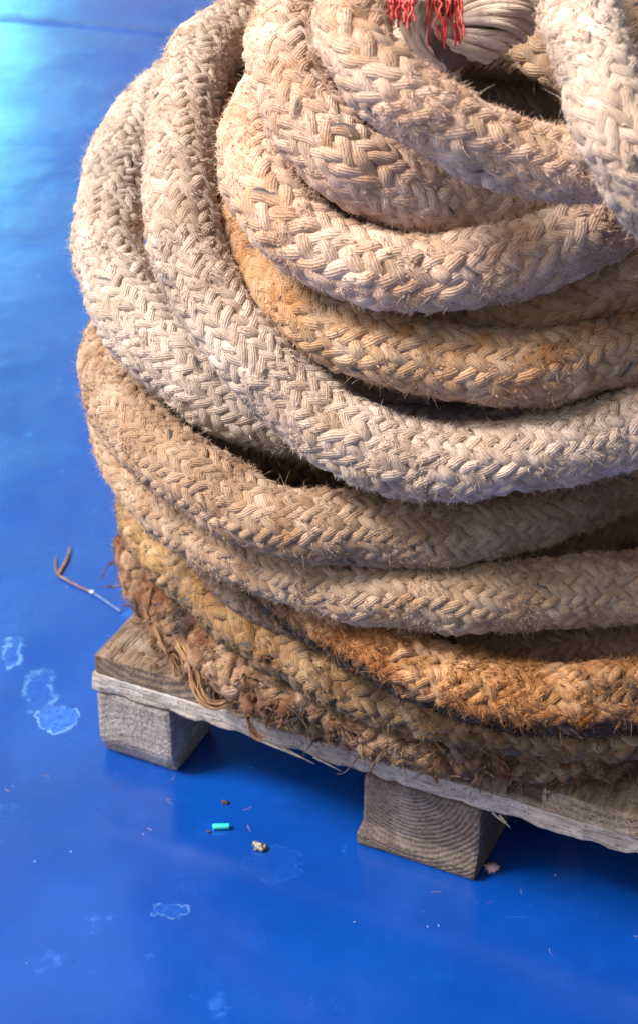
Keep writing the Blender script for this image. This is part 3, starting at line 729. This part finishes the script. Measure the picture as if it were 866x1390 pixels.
# general thin wear flecks
vor = fl.new('ShaderNodeTexVoronoi'); vor.inputs['Scale'].default_value = 62.; fl.link(p, vor.inputs['Vector'])
rare = fl.new('ShaderNodeSeparateColor'); fl.link(vor.outputs['Color'], rare.inputs[0])
fleck = fl.math('MULTIPLY', fl.ramp(vor.outputs['Distance'], .085, .045), fl.math('GREATER_THAN', rare.outputs[0], .90))
dirt = fl.math('MULTIPLY', fl.ramp(vor.outputs['Distance'], .10, .05), fl.math('LESS_THAN', rare.outputs[0], .12))
worn = fl.ramp(fl.noise(p, 8., 8, .72), .60, .68, 0, .35)
resid = fl.ramp(fl.noise(p, 150., 6, .7), .42, .62, .25, 1.)
base = fl.mix(fl.math('MULTIPLY', fl.math('MULTIPLY', ins, resid), .5), base, (.05, .22, .75))
base = fl.mix(worn, base, (.04, .17, .66))
base = fl.mix(fl.math('MULTIPLY', fleck, .5), base, (.30, .45, .80))
base = fl.mix(fl.math('MULTIPLY', dirt, .7), base, (.008, .02, .09))
base = fl.mix(fl.math('MULTIPLY', rings, .6), base, (.30, .62, .95))
scr = fl.ramp(fl.noise(fl.vmul(p, 9., 300., 1, (0, 3, 0)), 1., 3, .6), .70, .76, 0, .4)
scr2 = fl.ramp(fl.noise(fl.vmul(p, 260., 12., 1, (5, 1, 0)), 1., 3, .6), .71, .77, 0, .3)
area = fl.ramp(fl.noise(p, 4., 3), .5, .62)
base = fl.mix(fl.math('MULTIPLY', fl.math('MAXIMUM', scr, scr2), area), base, (.10, .26, .62))
gr = fl.ramp(fl.noise(p, 30., 8, .75), .60, .72, 0, .35)
base = fl.mix(gr, base, (.006, .022, .11))
fl.link(base, fl.b.inputs['Base Color'])
rg_ = fl.ramp(fl.noise(p, 5.5, 7, .68), .3, .7, .17, .30)
rg_ = fl.math('MULTIPLY_ADD', worn, .25, rg_)
fl.link(rg_, fl.b.inputs['Roughness'])
fl.b.inputs['Specular IOR Level'].default_value = .5
fl.link(fl.ramp(fl.noise(p, 6.5, 7, .62), .36, .58, .55, 1.), fl.b.inputs['Coat Weight']); fl.b.inputs['Coat Roughness'].default_value = .13; fl.b.inputs['Coat IOR'].default_value = 1.7
fl.b.inputs['Specular Tint'].default_value = (.75, .95, 1, 1)
hb = fl.math('MULTIPLY_ADD', fl.noise(p, 5., 2, .5), 5.0, fl.math('MULTIPLY', fl.noise(p, 45., 5, .6), .6))
hb = fl.math('MULTIPLY_ADD', fl.noise(fl.vmul(p, 5., 22., 1), 1., 2), .6, hb)
hb = fl.math('MULTIPLY_ADD', rings, .5, hb); hb = fl.math('MULTIPLY_ADD', ins, -.4, hb); hb = fl.math('MULTIPLY_ADD', fl.noise(p, 260., 2), .12, hb)
fl.link(fl.bump(hb, .5, .0014), fl.b.inputs['Normal'])
me = bpy.data.meshes.new('deck_floor'); S_ = 60
me.from_pydata([(-S_, -S_, 0), (S_, -S_, 0), (S_, S_, 0), (-S_, S_, 0)], [], [(0, 1, 2, 3)]); me.materials.append(fl.m)
o = bpy.data.objects.new('deck_floor', me); col.objects.link(o); tag(o, kind='structure')
# low weld seam across the deck plates
V = []; F = []; n = 120
rr = np.random.default_rng(4)
for i in range(n + 1):
    x = -2.6 + 5.0 * i / n; y = 3.58 - .25 * (x + .45) + rr.normal(0, .002)
    for j, (dy, z) in enumerate(((-.016, -.001), (-.008, .0015), (.004, .0022), (.020, .0015), (.035, -.001))): V.append((x, y + dy, z + rr.normal(0, .0004)))
for i in range(n):
    for j in range(4): a = i * 5 + j; F.append([a, a + 5, a + 6, a + 1])
o = mesh_np('deck_weld_seam', V, F, fl.m); tag(o, kind='structure')

rs9 = np.random.default_rng(91); n9 = 60
pp9 = np.stack([rs9.uniform(-.32, .30, n9), rs9.uniform(1.22, 1.50, n9), np.full(n9, .0006)], 1)
ppd = np.stack([rs9.uniform(.01, .12, 90), rs9.uniform(.002, .07, 90)], 1); cs_, sn_ = .9026, -.4305
ppw = np.stack([-.214 + ppd[:, 0] * cs_ - ppd[:, 1] * sn_, 1.491 + ppd[:, 0] * sn_ + ppd[:, 1] * cs_, np.full(90, .1250)], 1)
keep = (rs9.random(n9) < np.exp(-np.abs(pp9[:, 1] - (1.36 - .43 * pp9[:, 0])) / .05))
pp9 = np.vstack([pp9[keep], ppw]); m9 = len(pp9); a9 = rs9.uniform(0, 2 * PI, m9)
V, F, ti = ribbons(pp9, np.stack([np.cos(a9), np.sin(a9), rs9.uniform(0, .12, m9)], 1), np.tile([[0, 1., .2]], (m9, 1)), rs9.uniform(.003, .014, m9), rs9.uniform(.0003, .0007, m9), rs9, .8, .0)
base_z = np.repeat(pp9[:, 2], 10); V[:, 2] = np.maximum(V[:, 2], base_z); V[:, 2] = np.minimum(V[:, 2], base_z + .002)
o = mesh_np('shed_fibres', V, F, MATS['tan'][1], smooth=False, attrs={'tint': ti}); tag(o, 'short brown fibres shed from the ropes over the pallet corner and deck', 'fibres', kind='stuff')

# ---------------------------------------------------------------- small litter on the deck
tq = NT('turquoise_plastic'); tq.b.inputs['Base Color'].default_value = (.03, .56, .50, 1); tq.b.inputs['Roughness'].default_value = .35
tq.b.inputs['Subsurface Weight'].default_value = .1
tn_ = tq.noise(tq.objc(), 500, 3); tq.link(tq.bump(tn_, .3, .0005), tq.b.inputs['Normal'])
def plug():
    a = np.linspace(0, 2 * PI, 24, endpoint=False); prof = [(-.0075, .0016), (-.0076, .0024), (-.0070, .0027), (-.003, .00265), (0, .00275), (.003, .00262), (.0070, .0027), (.0076, .0025), (.0077, .0017), (.0060, .0016)]
    V = []; F = []
    for x, r in prof:
        for t in a: V.append((x, r * math.cos(t), .0027 + r * math.sin(t)))
    for i in range(len(prof) - 1):
        for j in range(24): F.append([i * 24 + j, i * 24 + (j + 1) % 24, (i + 1) * 24 + (j + 1) % 24, (i + 1) * 24 + j])
    bm_v = len(V); V += [(-.0072, 0, .0027), (.0060, 0, .0027)]
    for j in range(0, 24, 2):
        F.append([j, bm_v, (j + 2) % 24, (j + 1) % 24]); e = (len(prof) - 1) * 24; F.append([e + j, e + j + 1, e + (j + 2) % 24, bm_v + 1])
    o = mesh_np('plastic_tube', V, F, tq.m); o.location = (-.0905, 1.3850, .0004); o.rotation_euler.z = .05
    tag(o, 'short turquoise plastic tube lying on the blue deck before the pallet', 'plastic tube')
plug()
st = NT('pebble_stone'); sn = st.noise(st.objc(), 700, 4)
st.link(st.mix(st.ramp(sn, .42, .6), (.05, .04, .035), (.42, .36, .30)), st.b.inputs['Base Color']); st.b.inputs['Roughness'].default_value = .9
o = blob('pebble', (-.0546, 1.3583, .0030), (.0062, .0042, .0034), st.m, None, 3, .6); tag(o, 'small mottled brown pebble right of the turquoise tube', 'pebble'); o.rotation_euler.z = -.5
bc = NT('brown_crumb'); bc.b.inputs['Base Color'].default_value = (.05, .028, .018, 1); bc.b.inputs['Roughness'].default_value = .8
o = blob('debris_crumb', (-.0881, 1.4206, .0014), (.0034, .0022, .0016), bc.m, None, 9, .6); tag(o, 'dark brown crumb behind the turquoise tube', 'crumb')
o = blob('debris_crumb', (-.1017, 1.3802, .0010), (.0021, .0014, .0011), bc.m, None, 12, .6, sub=2); tag(o, 'tiny black crumb touching the left end of the turquoise tube', 'crumb')
pk = NT('pink_flake'); pk.b.inputs['Base Color'].default_value = (.66, .48, .46, 1); pk.b.inputs['Roughness'].default_value = .7
o = blob('paint_flake', (.1560, 1.3320, .0022), (.0062, .0058, .0024), pk.m, None, 21, .8, 2.6); tag(o, 'pale pink flake beside the foot of the ringed block', 'flake')
gm = NT('pale_grit'); gm.b.inputs['Base Color'].default_value = (.32, .36, .46, 1); gm.b.inputs['Roughness'].default_value = .8
r = np.random.default_rng(11); bm = bmesh.new()
from mathutils import Matrix
for i in range(35):
    x = r.uniform(-.42, .45); y = r.uniform(1.1, 2.3) if i > 70 else r.uniform(1.2, 1.45)
    s_ = r.uniform(.0003, .0010)
    bmesh.ops.create_icosphere(bm, subdivisions=1, radius=1.0, matrix=Matrix.Translation((x, y, s_ * .5)) @ Matrix.Rotation(r.uniform(0, 6), 4, 'Z') @ Matrix.Diagonal((s_, s_ * r.uniform(.4, 1), s_ * .7, 1)))
me = bpy.data.meshes.new('grit'); bm.to_mesh(me); bm.free(); me.materials.append(gm.m); me.materials.append(bc.m)
for i, pl in enumerate(me.polygons): pl.material_index = 1 if (i // 20) % 2 == 0 else 0
o = bpy.data.objects.new('grit', me); col.objects.link(o); tag(o, 'scattered grit specks over the blue deck', 'grit', kind='stuff')
# rusty bent strip at the left
rs_ = NT('rusty_strip'); rn_ = rs_.noise(rs_.pos(), 160, 4); sp3 = rs_.new('ShaderNodeSeparateXYZ'); rs_.link(rs_.pos(), sp3.inputs[0])
cc = rs_.mix(rs_.ramp(sp3.outputs[0], -.256, -.236), (.16, .075, .05), (.07, .15, .36)); cc = rs_.mix(rs_.ramp(rn_, .5, .65, 0, .6), cc, (.30, .20, .17))
rs_.link(cc, rs_.b.inputs['Base Color']); rs_.b.inputs['Roughness'].default_value = .7
V, f, su, sv = tube([[-.2790, 1.850, .0050], [-.2800, 1.825, .0035], [-.2860, 1.796, .0022], [-.2840, 1.7925, .0022], [-.2640, 1.775, .0020], [-.2440, 1.7600, .0018], [-.2120, 1.7270, .0016]], .0019, 10, 8, [.4, .9, 1.2, 1, .8, .75, .6])
V[:, 2] = .0005 + (V[:, 2] - V[:, 2].min()) * .6
o = mesh_np('bent_strip', V, f, rs_.m); tag(o, 'thin rusty bent strip lying on the deck left of the coil', 'metal strip')
V, f, su, sv = tube([[-.2925, 1.832, .0035], [-.2915, 1.812, .0024], [-.2870, 1.796, .0020]], .0011, 8, 6, [.4, 1, 1]); mesh_np('side_prong', V, f, rs_.m, o)
wt = NT('white_blob'); wt.b.inputs['Base Color'].default_value = (.55, .66, .74, 1)
blob('paint_blob', (-.2460, 1.7610, .0030), (.0024, .0022, .0013), wt.m, o, 2, .3)

# ---------------------------------------------------------------- camera, sky, sun
cam = bpy.data.cameras.new('camera'); co_ = bpy.data.objects.new('camera', cam); col.objects.link(co_)
co_.location = (0, 0, 1.25); co_.rotation_euler = (math.radians(90 - 33), 0, 0)
cam.sensor_fit = 'HORIZONTAL'; cam.sensor_width = 24; cam.lens = 24 * 2700 / 866
cam.clip_start = .05; cam.clip_end = 500
cam.dof.use_dof = True; cam.dof.focus_distance = 1.55; cam.dof.aperture_fstop = 9.0
scene.camera = co_

SUN_EL, SUN_AZ = math.radians(52), math.radians(-96)      # azimuth from +Y towards +X
w = bpy.data.worlds.new('World'); scene.world = w; w.use_nodes = True
nt = w.node_tree; bg = nt.nodes['Background']
sky = nt.nodes.new('ShaderNodeTexSky'); sky.sky_type = 'NISHITA'; sky.sun_disc = False
sky.sun_elevation = SUN_EL; sky.sun_rotation = SUN_AZ; sky.air_density = .8; sky.dust_density = 6.0; sky.ozone_density = .6
hs_ = nt.nodes.new('ShaderNodeHueSaturation'); hs_.inputs['Saturation'].default_value = .5; nt.links.new(sky.outputs[0], hs_.inputs['Color'])
# added bright teal sky patch, low left behind the coil, for the deck glare
GL_AZ, GL_EL = math.radians(-18), math.radians(16.5)
tc = nt.nodes.new('ShaderNodeTexCoord'); dp = nt.nodes.new('ShaderNodeVectorMath'); dp.operation = 'DOT_PRODUCT'
dp.inputs[1].default_value = (math.sin(GL_AZ) * math.cos(GL_EL), math.cos(GL_AZ) * math.cos(GL_EL), math.sin(GL_EL)); nt.links.new(tc.outputs['Generated'], dp.inputs[0])
mr = nt.nodes.new('ShaderNodeMapRange'); mr.interpolation_type = 'SMOOTHSTEP'; mr.inputs['From Min'].default_value = math.cos(math.radians(10.5)); mr.inputs['From Max'].default_value = math.cos(math.radians(4)); mr.inputs['To Max'].default_value = 1.0
nt.links.new(dp.outputs['Value'], mr.inputs['Value'])
cl = nt.nodes.new('ShaderNodeMix'); cl.data_type = 'RGBA'; cl.blend_type = 'ADD'; cl.inputs[7].default_value = (17, 74, 82, 1)
nt.links.new(mr.outputs[0], cl.inputs[0]); nt.links.new(hs_.outputs[0], cl.inputs[6]); nt.links.new(cl.outputs[2], bg.inputs['Color']); bg.inputs['Strength'].default_value = .11
sd = bpy.data.lights.new('sun', 'SUN'); sd.energy = 4.5; sd.angle = math.radians(18); sd.color = (1, .935, .885)
so = bpy.data.objects.new('sun', sd); col.objects.link(so)
dv = Vector((math.sin(SUN_AZ) * math.cos(SUN_EL), math.cos(SUN_AZ) * math.cos(SUN_EL), math.sin(SUN_EL)))
so.rotation_euler = dv.to_track_quat('Z', 'Y').to_euler()
scene.view_settings.view_transform = 'Standard'; scene.view_settings.look = 'None'
scene.view_settings.exposure = 0.6; scene.view_settings.gamma = 1.0
scene.render.engine = 'CYCLES'
scene.cycles.max_bounces = 8; scene.cycles.diffuse_bounces = 4
